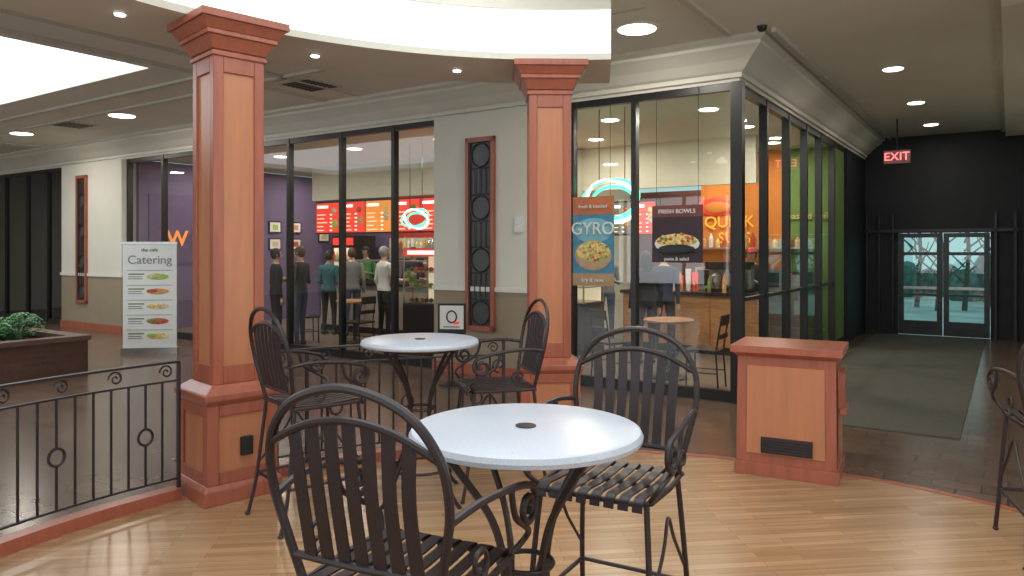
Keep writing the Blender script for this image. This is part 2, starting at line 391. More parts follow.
def menuboard(x0,x1,y,z0,z1,n,base,alt):
    mb=MB(); mb.box(x0,x1,y,y+.05,z0,z1,BLACK)
    w=(x1-x0)/n
    for i in range(n):
        a=x0+i*w+.015; b=a+w-.03
        bs=base if i%3!=2 else alt
        mb.box(a,b,y-.01,y,z0+.03,z1-.03,bs)
        h=z1-z0
        mb.box(a+.04,a+w*.5,y-.014,y-.01,z1-h*.2,z1-h*.12,E_WH)
        for j in range(5):
            z=z0+h*(.1+.12*j)
            mb.box(a+.04,a+w*random.uniform(.3,.5),y-.014,y-.01,z,z+h*.03,E_PALE)
            mb.box(a+w*.58,a+w*.66,y-.014,y-.01,z,z+h*.03,E_WH)
        mb.ell((a+w*.78,y-.012,z0+h*(.3+.1*(i%3))),(w*.12,.008,h*.14),FOODC[i%6],12,6)
        mb.ell((a+w*.74,y-.012,z0+h*.72),(w*.1,.008,h*.09),FOODC[(i+2)%6],12,6)
    mb.obj('menu_board',local=True)
menuboard(-3.9,-2.55,3.84,1.85,2.45,3,E_DK,E_RED)
menuboard(-10.4,-4.3,3.34,1.95,2.66,8,E_RED,E_OR)
mb=MB(); mb.ell((-2.2,5.87,2.42),(.36,.03,.17),E_RED,24,10); mb.ell((-2.16,5.84,2.40),(.26,.03,.11),ORANGE,24,10)
s=mb.obj('wall_sign',local=True,smooth=True); text('QUICK',s,(-1.95,5.86,2.12),.30,E_YE); text('SUBS',s,(-1.85,5.86,1.82),.28,E_YE); text('toasted daily',s,(-.55,5.86,2.2),.16,FOODC[4])
def neon(xc,y,zc,rx,rz,name='oval_neon_sign',fill=None):
    mb=MB()
    def ring(cx,cz,a,b,r,m,tilt): mb.tube([(cx+a*math.cos(t)*math.cos(tilt)-b*math.sin(t)*math.sin(tilt),y,cz+a*math.cos(t)*math.sin(tilt)+b*math.sin(t)*math.cos(tilt)) for t in [i*2*math.pi/40 for i in range(40)]],r,m,8,closed=True)
    ring(xc,zc,rx,rz,.024*rx/.4,E_NW,-.25); ring(xc+.03,zc-.02,rx*.85,rz*.78,.024*rx/.4,E_GR,-.1); ring(xc-.03,zc+.02,rx*1.12,rz*.95,.022*rx/.4,E_GR,.15)
    if fill: mb.ell((xc,y+.02,zc),(rx*.8,.02,rz*.7),fill,24,8)
    mb.tube([(xc-rx*.5,y,zc+rz*.8),(xc-rx*.5,y,GT)],.006,BLACK,5); mb.tube([(xc+rx*.5,y,zc+rz*.8),(xc+rx*.5,y,GT)],.006,BLACK,5)
    mb.obj(name,local=True,smooth=True)
neon(-1.78,.6,2.22,.36,.26); neon(-5.85,1.5,2.12,.27,.15,fill=E_RED)
mb=MB(); mb.box(-12.0,-11.985,.4,2.4,1.3,2.75,mat('purple_panel',(.11,.07,.16),.6)); s=mb.obj('wall_mural',local=True)
text('w',s,(-11.97,1.0,1.9),.7,E_OR,rot=(math.pi/2,0,math.pi/2),name='mural_letter'); text('m',s,(-11.97,2.0,1.6),.9,E_YE,rot=(math.pi/2,0,math.pi/2),name='mural_letter')
for i,(y,z) in enumerate(((3.3,2.0),(3.9,2.0),(3.3,1.6),(3.9,1.6),(4.8,1.8))):
    mb=MB(); mb.box(-12,-11.97,y,y+.35,z,z+.28,BLACK); mb.box(-11.97,-11.965,y+.03,y+.32,z+.03,z+.25,WHITE); mb.box(-11.965,-11.962,y+.1,y+.25,z+.08,z+.2,FOODC[i%6]); mb.obj('picture_frame',local=True)
PB=mat('poster_blue',(.06,.24,.38),.5); PD=mat('poster_dark',(.035,.02,.03),.5)
def poster(x0,x1,z0,z1,base,top,bot,kind):
    mb=MB(); y=-.015
    mb.box(x0,x1,y,y+.012,z0,z1,base)
    h=z1-z0;w=x1-x0;xc=(x0+x1)/2
    mb.box(x0,x1,y-.003,y,z1-h*.2,z1,top); mb.box(x0,x1,y-.003,y,z0,z0+h*.14,bot)
    if not kind: mb.ell((xc,y-.002,z0+h*.62),(w*.48,.003,h*.14),mat('poster_teal',(.18,.45,.55),.5),24,8)
    zc=z0+h*.36
    mb.ell((xc,y-.004,zc-.02),(w*.45,.006,h*.17),WHITE if kind else mat('tray_tan',(.5,.35,.2),.5),24,8)
    mb.ell((xc,y-.006,zc+h*.02),(w*.41,.008,h*.12),FOODC[4],24,8)
    for i in range(44):
        a=random.random()*6.28; r=random.random()**.5
        mb.ell((xc+w*.38*r*math.cos(a),y-.012,zc+h*.02+h*.12*r*math.sin(a)),(random.uniform(.014,.028),.006,random.uniform(.01,.022)),FOODC[random.randrange(6)],7,5)
    if kind: mb.ell((xc,y-.014,zc-h*.13),(w*.38,.007,h*.09),BLACK,20,6)
    mb.tube([(x0+.05,y+.006,z1),(x0+.05,y+.006,GT)],.003,BLACK,4); mb.tube([(x1-.05,y+.006,z1),(x1-.05,y+.006,GT)],.003,BLACK,4)
    return mb.obj('hanging_poster',local=True)
p=poster(-2.0,-1.45,1.17,2.24,PB,mat('poster_orange',(.5,.15,.06),.5),mat('poster_tan',(.42,.28,.15),.5),0)
text('GYRO',p,(-1.725,-.028,1.85),.21,WHITE,ext=.008); text('fresh & toasted',p,(-1.725,-.028,2.12),.062,WHITE); text('try it new',p,(-1.725,-.028,1.24),.075,WHITE)
p=poster(-.97,-.38,1.46,2.10,PD,mat('poster_maroon',(.16,.05,.04),.5),PD,1)
text('FRESH BOWLS',p,(-.675,-.025,2.03),.068,WHITE); text('pasta & salad',p,(-.675,-.03,1.50),.055,WHITE)
def counter(x0,x1,y0,y1,ztop,guard=True,front=WOODC):
    mb=MB(); mb.box(x0,x1,y0,y1,GZ,ztop-.05,front); mb.box(x0-.04,x1+.04,y0-.04,y1+.04,ztop-.05,ztop,BLACK); mb.box(x0,x1,y0-.01,y0,GZ,.08,BLACK)
    n=int((x1-x0)/.6)
    for i in range(1,n): x=x0+(x1-x0)*i/n; mb.box(x-.008,x+.008,y0-.006,y0,.1,ztop-.06,CHERRY)
    if guard:
        g0,g1=x0+.1,x0+(x1-x0)*.7
        mb.quad((g0,y0+.05,ztop),(g1,y0+.05,ztop),(g1,y0+.2,ztop+.42),(g0,y0+.2,ztop+.42),CASEGLASS)
        mb.box(g0,g1,y0+.18,y1-.05,ztop+.42,ztop+.45,STEEL)
        for x in (g0,(g0+g1)/2,g1): mb.box(x-.015,x+.015,y0+.15,y0+.2,ztop,ztop+.42,STEEL)
        for i in range(int((g1-g0)/.18)):
            x=g0+.1+i*.18
            mb.box(x-.08,x+.08,y0+.1,y1-.1,ztop,ztop+.05,STEEL)
            for k in range(6): mb.ell((x+random.uniform(-.05,.05),y0+.15+random.random()*(y1-y0-.35),ztop+.07),(.035,.035,.025),FOODC[(i+k//3)%6],7,5)
    return mb.obj('serving_counter',local=True)
counter(-3.0,-.75,3.5,4.2,.93,guard=False)
counter(-9.4,-4.4,2.6,3.3,.95,True,mat('counter_panel',(.35,.3,.25),.5))
def case(x0,x1,y0,y1):
    mb=MB(); mb.box(x0,x1,y0,y1,GZ,.75,BLACK); mb.box(x0,x1,y0,y1,1.5,1.62,E_RED)
    mb.box(x0+.1,x1-.1,y0-.01,y0,1.53,1.59,E_WH); mb.box(x0+.05,x1-.05,y1-.03,y1-.02,.75,1.5,E_PALE)
    for z in (.76,1.0,1.25):
        mb.box(x0+.02,x1-.02,y0+.02,y1-.02,z,z+.015,STEEL)
        for i in range(int((x1-x0-.1)/.1)):
            mb.ell((x0+.08+i*.1,y0+.12,z+.05),(.04,.04,.035),FOODC[(i*2+int(z*4))%6],8,6)
    for x in (x0,x1-.02): mb.box(x,x+.02,y0,y0+.02,.75,1.5,STEEL); mb.box(x,x+.02,y1-.02,y1,.75,1.5,STEEL)
    mb.quad((x0+.02,y0+.005,.76),(x1-.02,y0+.005,.76),(x1-.02,y0+.005,1.5),(x0+.02,y0+.005,1.5),CASEGLASS)
    mb.obj('food_display_case',local=True)
case(-3.9,-3.1,2.3,3.0); case(-5.6,-4.5,.9,1.5)
# menu stand / brochure racks and drink machines on the counter
def coffee(x,y,z):
    mb=MB(); mb.box(x-.14,x+.14,y-.18,y+.18,z,z+.06,BLACK); mb.box(x-.14,x+.14,y,y+.18,z+.06,z+.42,STEEL); mb.box(x-.14,x+.14,y-.18,y+.18,z+.36,z+.48,BLACK)
    mb.M=Matrix.Translation((x,y-.08,z+.06)); mb.lathe([(.06,0),(.08,.1),(.075,.2),(.05,.24)],STEEL,16); mb.M=Matrix.Identity(4)
    mb.tube([(x,y-.18,z+.1),(x,y-.22,z+.14),(x,y-.22,z+.22),(x,y-.16,z+.26)],.01,BLACK,6)
    mb.obj('coffee_machine',local=True,bevel=.006)
CT=.931
coffee(-1.1,3.85,CT); coffee(-1.5,3.85,CT)
mb=MB()
for i,(x,h) in enumerate(((-1.85,.3),(-1.97,.36),(-2.10,.25),(-2.23,.32),(-2.36,.2))):
    mb.M=Matrix.Translation((x,3.8,CT)); mb.lathe([(.035,0),(.045,h*.7),(.047,h)],WHITE if i%2 else E_RED,14)
mb.obj('paper_cup_stack',local=True,smooth=True,auto=True)
mb=MB()
for i in range(7):
    x=-2.5+i*.24; hh=.16+.06*(i%3); mb.M=Matrix.Translation((x,3.58,CT)); mb.lathe([(.03,0),(.034,hh*.7),(.012,hh),(.012,hh+.03)],FOODC[(i*2+3)%6],10)
mb.M=Matrix.Identity(4); mb.obj('condiment_bottles',local=True,smooth=True,auto=True)
mb=MB(); mb.box(-2.95,-2.6,3.7,4.1,CT,.96,BLACK); mb.box(-2.9,-2.65,3.85,3.9,.96,1.22,BLACK); mb.box(-2.88,-2.67,3.84,3.85,.99,1.2,em('screen_blue',(.2,.4,.6),.8)); mb.obj('cash_register',local=True)
def equip(x0,x1,n,seed):
    rr=random.Random(seed); mb=MB(); mb.box(x0,x1,5.2,5.85,GZ,.9,STEEL); w=(x1-x0)/n
    for i in range(n):
        x=x0+.03+i*w; h=.3+.35*rr.random(); mb.box(x,x+w*.8,5.35,5.8,.9,.9+h,[STEEL,BLACK,WHITE][i%3]); mb.box(x+.05,x+w*.8-.05,5.34,5.35,.95,.85+h,[BLACK,STEEL,FOODC[3]][i%3])
        mb.box(x+.05,x+.09,5.33,5.34,.86+h,.88+h,E_RED)
    mb.box(x0,x1,5.6,5.88,1.62,1.65,STEEL)
    k=int((x1-x0)/.13)
    for i in range(k):
        x=x0+.07+i*.13; mb.M=Matrix.Translation((x,5.74,1.65)); h=.12+.14*rr.random()
        mb.lathe([(.04,0),(.045,h*.7),(.02,h),(.02,h+.03)],[WHITE,FOODC[3],FOODC[1],STEEL,FOODC[4]][rr.randrange(5)],10)
    mb.M=Matrix.Identity(4)
    mb.obj('kitchen_equipment',local=True)
equip(-10.4,-4.3,11,3); equip(-2.45,-.4,5,4)
mb=MB(); mb.box(-11.6,-10.8,4.9,5.6,GZ,1.95,BLACK); mb.box(-11.55,-10.85,4.88,4.9,1.72,1.9,E_RED); mb.box(-11.52,-10.88,4.89,4.9,.15,1.65,E_PALE)
for j in range(4):
    for i in range(6): mb.M=Matrix.Translation((-11.46+i*.1,4.85,.25+j*.36)); mb.lathe([(.033,0),(.033,.14),(.014,.2),(.014,.23)],FOODC[(i+j)%6],8)
    mb.M=Matrix.Identity(4); mb.box(-11.52,-10.88,4.80,4.89,.235+j*.36,.25+j*.36,STEEL)
mb.obj('drinks_cooler',local=True)

# ---------------- downlights ----------------
GLOW=mat('lamp_lens',(.9,.9,.85),.5,emis=6,ecol=(1,.96,.88),var=.01)
def downlight(wx,wy,z,r,power,col=(1,.93,.82)):
    mb=MB(); mb.lathe([(r*1.12,0),(r*1.12,-.012),(r,-.015)],WHITE,32); mb.lathe([(r*.95,-.013),(r*.9,-.022)],GLOW,32)
    o=mb.obj('downlight',loc=(wx,wy,z))
    if power>0:
        l=bpy.data.lights.new('lamp','AREA'); l.shape='DISK'; l.size=r*1.8; l.energy=power; l.color=col
        lo=bpy.data.objects.new('lamp',l); scene.collection.objects.link(lo); lo.parent=o; lo.location=(0,0,-.03)
    return o
for px,py,r,p in ((637,28,.2,34),(122,115,.21,36),(893,68,.12,16),(916,102,.12,13),(931,124,.12,9)):
    Y=F*(CZ-EYE)/(250-py); downlight(PX(px,Y),Y,CZ,r,p)
SZ=3.10
for px,py in ((120,12),(315,54),(457,69)):
    Y=F*(SZ-EYE)/(250-py); downlight(PX(px,Y),Y,SZ,.035,0)
for x,y in ((-6,-9),(-13,-1.5),(-17,-4),(6,-4)): downlight(*L2W(x,y),CZ,.2,34)
for x,y in ((-.8,1.4),(-2.2,1.4),(-3.2,2.9),(-.8,3.0),(-2.2,4.9),(-.9,4.9)): downlight(*L2W(x,y),GT+.02,.13,31)
for x,y in ((-5.3,1.5),(-7.3,1.5),(-9.3,1.5),(-11,1.5),(-5,4.6),(-7,4.6),(-9,4.6),(-11,4)): downlight(*L2W(x,y),GT+.02,.14,32)
def vent(px,py):
    Y=F*(CZ-EYE)/(250-py); mb=MB(); mb.box(-.3,.3,-.3,.3,-.02,0,CEILT)
    for i in range(7): mb.box(-.25,.25,-.25+i*.075,-.21+i*.075,-.03,-.02,BLACK)
    mb.obj('ceiling_vent',loc=(PX(px,Y),Y,CZ),rotz=ANG)
vent(310,84); vent(72,124)
def det(px,py,z=CZ):
    Y=F*(z-EYE)/(250-py); mb=MB(); mb.lathe([(.05,0),(.045,-.03),(.03,-.05),(.01,-.055)],BLACK,20); mb.obj('smoke_detector',loc=(PX(px,Y),Y,z),smooth=True,auto=True)
det(762,26)
Y=12.4; mb=MB(); mb.box(-.2,.2,-.03,.03,-.11,.11,mat('exit_box',(.30,.12,.12),.5)); mb.tube([(0,0,.11),(0,0,CZ-3.16)],.012,BLACK,6)
s=mb.obj('exit_sign',loc=(PX(897,Y),Y,3.16),rotz=ANG); text('EXIT',s,(0,-.035,0),.19,em('exit_red',(1,.2,.2),1.8))

# ---------------- ring soffit over deck ----------------
mb=MB()
A0,A1=83.3,235
mb.arc((0,0),3.24,4.08,SZ,SZ+.05,A0,A1,SOFF,90)
mb.arc((0,0),3.27,4.05,SZ+.05,3.50,A0,A1,SOFF,90,minner=RINGGLOW)
mb.arc((0,0),3.24,4.08,3.50,3.8,A0,A1,SOFF,90)
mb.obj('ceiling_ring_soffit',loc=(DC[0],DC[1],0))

# ---------------- columns ----------------
def column(x,y,h=SZ,k0=.94):
    mb=MB()
    fr=lambda z0,a,z1,b,m: mb.fr(z0,a*k0,z1,b*k0,m)
    def bx(a,b,c,d,e,f,m): mb.box(a*k0,b*k0,c*k0,d*k0,e,f,m)
    fr(0,.275,.09,.275,CHERRY); fr(.09,.275,.12,.25,CHERRY)
    fr(.12,.235,.62,.235,MAPLE)
    for k in range(4):
        mb.M=Matrix.Rotation(k*math.pi/2,4,'Z')
        bx(-.25,-.17,-.25,-.17,.12,.62,CHERRY); bx(-.17,.17,-.25,-.235,.12,.2,CHERRY); bx(-.17,.17,-.25,-.235,.55,.62,CHERRY)
        bx(-.18,-.11,-.18,-.11,.74,2.88,CHERRY)
        bx(-.11,.11,-.18,-.165,.74,.86,CHERRY); bx(-.11,.11,-.18,-.165,2.74,2.88,CHERRY)
    mb.M=Matrix.Identity(4)
    fr(.62,.25,.65,.27,CHERRY); fr(.65,.275,.69,.275,CHERRY); fr(.69,.265,.74,.19,CHERRY)
    fr(.74,.165,2.88,.165,MAPLE)
    fr(2.84,.195,2.87,.195,CHERRY); fr(2.88,.19,2.96,.235,CHERRY); fr(2.96,.25,2.99,.25,CHERRY); fr(2.99,.25,3.05,.295,CHERRY); fr(3.05,.31,h,.31,CHERRY)
    mb.box(-.02,.06,-.262*k0,-.235*k0,.28,.40,BLACK)
    rot=math.atan2(DC[1]-y,DC[0]-x)+math.pi/2
    mb.obj('wood_column',bevel=.005,loc=(x,y,0),rotz=rot)
column(-1.89,4.93); column(.30,6.08)
mb=MB()
def bp(z0,a0,z1,a1,m,b0,b1): mb.fr(z0,a0,z1,a1,m,b0,b1)
bp(0,.345,.09,.345,CHERRY,.27,.27); bp(.09,.333,.84,.325,CHERRY,.26,.25); bp(.84,.33,.87,.355,CHERRY,.25,.28); bp(.87,.37,.92,.37,CHERRY,.295,.295)
mb.add([(-.26,-.266,.16),(.26,-.266,.16),(.255,-.259,.78),(-.255,-.259,.78)],[(0,1,2,3)],MAPLE)
mb.add([(.338,-.2,.16),(.338,.2,.16),(.332,.19,.78),(.332,-.19,.78)],[(0,1,2,3)],MAPLE)
mb.box(-.16,.18,-.285,-.262,.17,.28,BLACK)
for i in range(5): mb.box(-.15,.17,-.29,-.285,.18+i*.02,.19+i*.02,IRON)
mb.box(.31,.37,-.12,.12,.5,.75,CHERRY); mb.box(.34,.385,-.14,.14,.46,.5,CHERRY)
mb.obj('wood_host_stand',bevel=.005,loc=(2.03,5.40,0),rotz=math.radians(-28))

# ---------------- railing ----------------
def railing(a0,a1,R=3.36):
    mb=MB(); cp=lambda a,z,r=R:(r*math.cos(math.radians(a)),r*math.sin(math.radians(a)),z)
    n=40; A=[a0+(a1-a0)*i/n for i in range(n+1)]
    mb.arc((0,0),R-.05,R+.05,GZ,.07,a0,a1,CHERRY,n)
    for z,w,t in ((.88,.04,.014),(.76,.02,.012),(.13,.02,.012)):
        mb.sweep([cp(a,z) for a in A],[(t/2,w/2),(t/2,-w/2),(-t/2,-w/2),(-t/2,w/2)],IRON,ref=(0,0,1))
    da=math.degrees(.105/R); k=int((a1-a0)/da)
    for i in range(k+1):
        a=a0+(a1-a0)*i/k
        post=(i in(0,k)) or i%14==0
        if post: mb.tube([cp(a,.07),cp(a,.88)],.014,IRON,8)
        elif i%5==2:
            mb.tube([cp(a,.13),cp(a,.38)],.0085,IRON,6); mb.tube([cp(a,.48),cp(a,.76)],.0085,IRON,6)
            tx=Vector((-math.sin(math.radians(a)),math.cos(math.radians(a)),0)); c=Vector(cp(a,.43))
            mb.tube([tuple(c+tx*.045*math.cos(q*math.pi/8)+Vector((0,0,.05*math.sin(q*math.pi/8)))) for q in range(16)],.009,IRON,6,closed=True)
        else: mb.tube([cp(a,.13),cp(a,.76)],.0085,IRON,6)
        if i%3==0 and i<k:
            am=a+(a1-a0)/k*.75; tx=Vector((-math.sin(math.radians(am)),math.cos(math.radians(am)),0)); c=Vector(cp(am,.82))
            mb.tube([tuple(c+tx*.045*(1-q/22)*math.cos(q*.5)+Vector((0,0,.048*(1-q/22)*math.sin(q*.5)))) for q in range(20)],.006,IRON,5)
    mb.obj('iron_railing',loc=(DC[0],DC[1],0))
railing(139.5,215); railing(98,128)

# ---------------- furniture ----------------
def scroll(c,r0,r1,a0,a1,x,n=26):
    return [(x,c[0]+(r0+(r1-r0)*i/n)*math.cos(a0+(a1-a0)*i/n),c[1]+(r0+(r1-r0)*i/n)*math.sin(a0+(a1-a0)*i/n)) for i in range(n+1)]
SH=.70
def stool_mesh():
    mb=MB(); R=.0115
    yb=lambda z:-.20-(z-SH)*.18
    half=[(-.205,-.195,SH-.01),(-.240,-.225,.84),(-.268,-.25,.98),(-.252,-.275,1.11),(-.165,-.295,1.215),(0,-.303,1.26)]
    pts=half+[(-x,y,z) for x,y,z in half[-2::-1]]
    mb.tube(spline(pts,6),.0125,IRON,8)
    rail=[(-.250,yb(1.10),1.10),(-.13,yb(1.16),1.155),(0,yb(1.18),1.175),(.13,yb(1.16),1.155),(.250,yb(1.10),1.10)]
    mb.tube(spline(rail,6),.011,IRON,8)
    zb=.785
    mb.tube([(-.222,yb(zb),zb),(0,yb(zb)-.01,zb),(.222,yb(zb),zb)],.011,IRON,8)
    for i in range(7):
        x=-.174+i*.058
        zt=1.175-.08*(abs(x)/.25)**2
        x0=x*.94
        P=[(x0,yb(zb)-.005,zb),(x0,yb(.98)-.012,.98),(x,yb(zt),zt)]
        mb.bar(spline(P,4),.038,.006,IRON,ref=(1,0,0))
    for s in (-1,1):
        arm=spline([(s*.265,-.25,.945),(s*.288,-.12,.963),(s*.30,.04,.952),(s*.297,.15,.93)],5)
        sp=[Vector(p) for p in scroll((.17,.862),.062,.012,math.radians(95),math.radians(-460),s*.294)]
        mb.tube(arm+sp,.0110,IRON,8)
        mb.tube(spline([(s*.225,.20,SH),(s*.262,.235,SH+.05),(s*.29,.17,SH+.10),(s*.294,.08,SH+.16),(s*.294,.05,.95)],5),.0095,IRON,8)
        mb.tube([Vector(p) for p in scroll((-.08,SH+.085),.055,.012,math.radians(-90),math.radians(300),s*.262)],.007,IRON,6)
        mb.tube(spline([(s*.21,.20,SH-.005),(s*.228,.225,.45),(s*.24,.25,.2),(s*.25,.285,.006)],5),R,IRON,8)
        mb.tube(spline([(s*.205,-.195,SH-.005),(s*.222,-.22,.45),(s*.235,-.25,.2),(s*.245,-.295,.006)],5),R,IRON,8)
        for y in (.285,-.295): mb.ell((s*.248,y,.010),(.017,.017,.010),IRON,8,6)
        mb.tube([(s*.237,.245,.25),(s*.232,-.238,.25)],.009,IRON,8)
        mb.tube(spline([(s*.232,.235,.32),(s*.235,.08,.48),(s*.228,.0,.58),(s*.226,-.08,.48),(s*.224,-.228,.32)],5),.007,IRON,6)
    mb.tube([(-.237,.245,.25),(.237,.245,.25)],.010,IRON,8); mb.tube([(-.232,-.238,.25),(.232,-.238,.25)],.009,IRON,8)
    zs=SH-.005
    fr=[(-.225,-.2,zs),(-.235,.0,zs),(-.228,.2,zs),(-.18,.225,zs-.004),(.18,.225,zs-.004),(.228,.2,zs),(.235,0,zs),(.225,-.2,zs)]
    mb.tube([Vector(p) for p in fr],.011,IRON,8,closed=True)
    mb.tube([(-.23,0,zs-.007),(.23,0,zs-.007)],.008,IRON,6)
    for i in range(8):
        x=-.19+i*.0543
        mb.bar(spline([(x,-.205,zs+.013),(x,-.05,zs+.005),(x,.1,zs+.008),(x,.2,zs+.014),(x,.235,zs),(x,.243,zs-.027)],4),.038,.006,IRON,ref=(1,0,0))
    me=mb.obj('tmp',smooth=True,auto=True); d=me.data; bpy.data.objects.remove(me); d.name='bar_stool'; return d
SM=stool_mesh()
def stool(x,y,fx,fy,z=0,sc=1.0):
    o=bpy.data.objects.new('bar_stool',SM); scene.collection.objects.link(o)
    o.location=(x,y,z); o.rotation_euler=(0,0,math.atan2(-fx,fy)); o.scale=(sc,)*3; return o
def fromback(bx,by,ang,off=.28):
    a=math.radians(ang); fx,fy=math.sin(a),math.cos(a); stool(bx+fx*off,by+fy*off,fx,fy)
fromback(-.405,1.84,24)
fromback(.53,3.17,209)
fromback(-1.43,4.30,50)
fromback(.17,5.05,255)
stool(2.90,3.88,.35,.94)
def table_mesh():
    mb=MB()
    mb.lathe([(.33,.985),(.36,.985),(.378,.992),(.38,1.005),(.372,1.02),(.36,1.024),(.03,1.024),(.03,1.0205)],TABLE,64)
    mb.lathe([(.034,1.0242),(.034,1.028),(.026,1.029)],BLACK,24)
    mb.tube([(.27*math.cos(a*math.pi/16),.27*math.sin(a*math.pi/16),.972) for a in range(32)],.012,IRON,8,closed=True)
    for k in range(4):
        mb.M=Matrix.Rotation(k*math.pi/2+.6,4,'Z')
        mb.bar(spline([(.30,0,.975),(.24,0,.90),(.13,0,.74),(.085,0,.58),(.10,0,.42),(.18,0,.22),(.30,0,.05),(.345,0,.012)],6),.012,.022,IRON,ref=(0,1,0))
        mb.bar([(.0,0,.975),(.30,0,.975)],.03,.008,IRON,ref=(0,1,0))
        mb.ell((.345,0,.008),(.018,.018,.008),IRON,8,5)
    mb.M=Matrix.Identity(4)
    for r,z in ((.088,.58),(.19,.2)): mb.tube([(r*math.cos(a*math.pi/16),r*math.sin(a*math.pi/16),z) for a in range(32)],.009,IRON,8,closed=True)
    o=mb.obj('tmp',smooth=True,auto=True); d=o.data; bpy.data.objects.remove(o); d.name='bistro_table'; return d
TM=table_mesh()
for x,y,r in ((.045,2.42,.0),(-.595,4.79,.3)):
    o=bpy.data.objects.new('bistro_table',TM); scene.collection.objects.link(o); o.location=(x,y,0); o.rotation_euler=(0,0,r)
def cafe_chair(x,y,a):
    mb=MB()
    for s in (-1,1):
        mb.tube([(s*.18,.18,0),(s*.17,.17,.44)],.012,BLACK,6); mb.tube([(s*.18,-.2,0),(s*.17,-.17,.44),(s*.17,-.2,.65),(s*.16,-.24,.88)],.012,BLACK,6)
        mb.tube([(s*.175,.175,.2),(s*.175,-.185,.2)],.008,BLACK,6)
    mb.box(-.2,.2,-.2,.2,.44,.47,BLACK); mb.box(-.17,.17,-.245,-.225,.76,.88,BLACK); mb.box(-.17,.17,-.225,-.205,.60,.66,BLACK)
    wx,wy=L2W(x,y); mb.obj('cafe_chair',loc=(wx,wy,GZ),rotz=math.radians(a),bevel=.005)
for x,y,a in ((-1.85,.75,-60),(-.6,.7,60),(-8.0,1.0,-60),(-6.5,.8,60),(-2.9,1.0,-40)): cafe_chair(x,y,a)
def cafe_table(x,y):
    mb=MB(); mb.lathe([(.24,0),(.24,.02),(.03,.05),(.025,.7),(.06,.72)],BLACK,24); mb.lathe([(.30,.72),(.32,.73),(.32,.75),(.30,.76)],WOODC,32)
    wx,wy=L2W(x,y); mb.obj('cafe_table',loc=(wx,wy,GZ),smooth=True,auto=True)
cafe_table(-1.22,1.1); cafe_table(-7.2,1.4)

# ---------------- signs, planter ----------------
Y=11.7; mb=MB()
mb.box(-.40,.40,-.012,.012,.10,1.74,WHITE); mb.box(-.42,.42,-.06,.06,0,.10,STEEL); mb.tube([(0,.03,.08),(0,.03,1.74)],.012,STEEL,6); mb.box(-.41,.41,-.018,.018,1.73,1.77,STEEL)
GT1=mat('print_green',(.12,.22,.08),.6); GR=mat('print_grey',(.25,.25,.24),.6)
for j in range(5):
    z=1.22-j*.235
    mb.ell((.12,-.014,z),(.17,.006,.05),FOODC[j%6],16,6); mb.ell((.05,-.016,z+.01),(.1,.006,.03),FOODC[(j+2)%6],12,6)
    mb.box(-.32,-.08,-.015,-.012,z+.03,z+.05,GT1); mb.box(-.32,-.12,-.015,-.012,z-.01,z+.005,GR); mb.box(-.32,-.1,-.015,-.012,z-.04,z-.028,GR)
    mb.box(-.34,.34,-.015,-.012,z+.095,z+.102,GT1)
s=mb.obj('catering_menu_stand',loc=(PX(150,Y),Y,GZ),rotz=math.radians(8))
text('Catering',s,(0,-.016,1.48),.19,GR); text('the cafe',s,(0,-.016,1.64),.08,GT1)
Y=9.0; mb=MB()
mb.box(-.17,.17,-.02,.02,.62,.99,BLACK); mb.box(-.145,.145,-.026,-.02,.68,.965,WHITE); mb.tube([(0,0,.04),(0,0,.62)],.015,BLACK,8); mb.lathe([(.16,0),(.16,.02),(.03,.05)],BLACK,24)
mb.tube([(.06*math.cos(i*.3),-.028,.83+.07*math.sin(i*.3)) for i in range(21)],.009,BLACK,6,closed=True); mb.box(.02,.09,-.03,-.026,.74,.77,E_RED)
mb.box(-.1,.1,-.03,-.026,.70,.715,GR)
mb.obj('pedestal_sign',loc=(PX(452,Y),Y,GZ),rotz=math.radians(-5))
Y=9.75; lx,ly=W2L(PX(88,Y),Y)
mb=MB(); x1=lx; x0=lx-1.7; y1=ly; y0=ly-4.2
CAP=mat('planter_cap',(.13,.075,.055),.6); SOIL=mat('soil',(.03,.02,.015),.9)
mb.box(x0,x1,y0,y0+.15,GZ,.42,BRICK); mb.box(x0,x1,y1-.15,y1,GZ,.42,BRICK); mb.box(x0,x0+.15,y0+.15,y1-.15,GZ,.42,BRICK); mb.box(x1-.15,x1,y0+.15,y1-.15,GZ,.42,BRICK)
mb.box(x0+.15,x1-.15,y0+.15,y1-.15,.2,.36,SOIL)
e=.03
mb.box(x0-e,x1+e,y0-e,y0+.18,.42,.48,CAP); mb.box(x0-e,x1+e,y1-.18,y1+e,.42,.48,CAP); mb.box(x0-e,x0+.18,y0+.18,y1-.18,.42,.48,CAP); mb.box(x1-.18,x1+e,y0+.18,y1-.18,.42,.48,CAP)
mb.obj('brick_planter',local=True)
LEAF=mat('fern_leaf',(.05,.17,.06),.5,var=.4,scale=6)
LEAF2=mat('fern_leaf_light',(.12,.29,.09),.5,var=.3,scale=6)
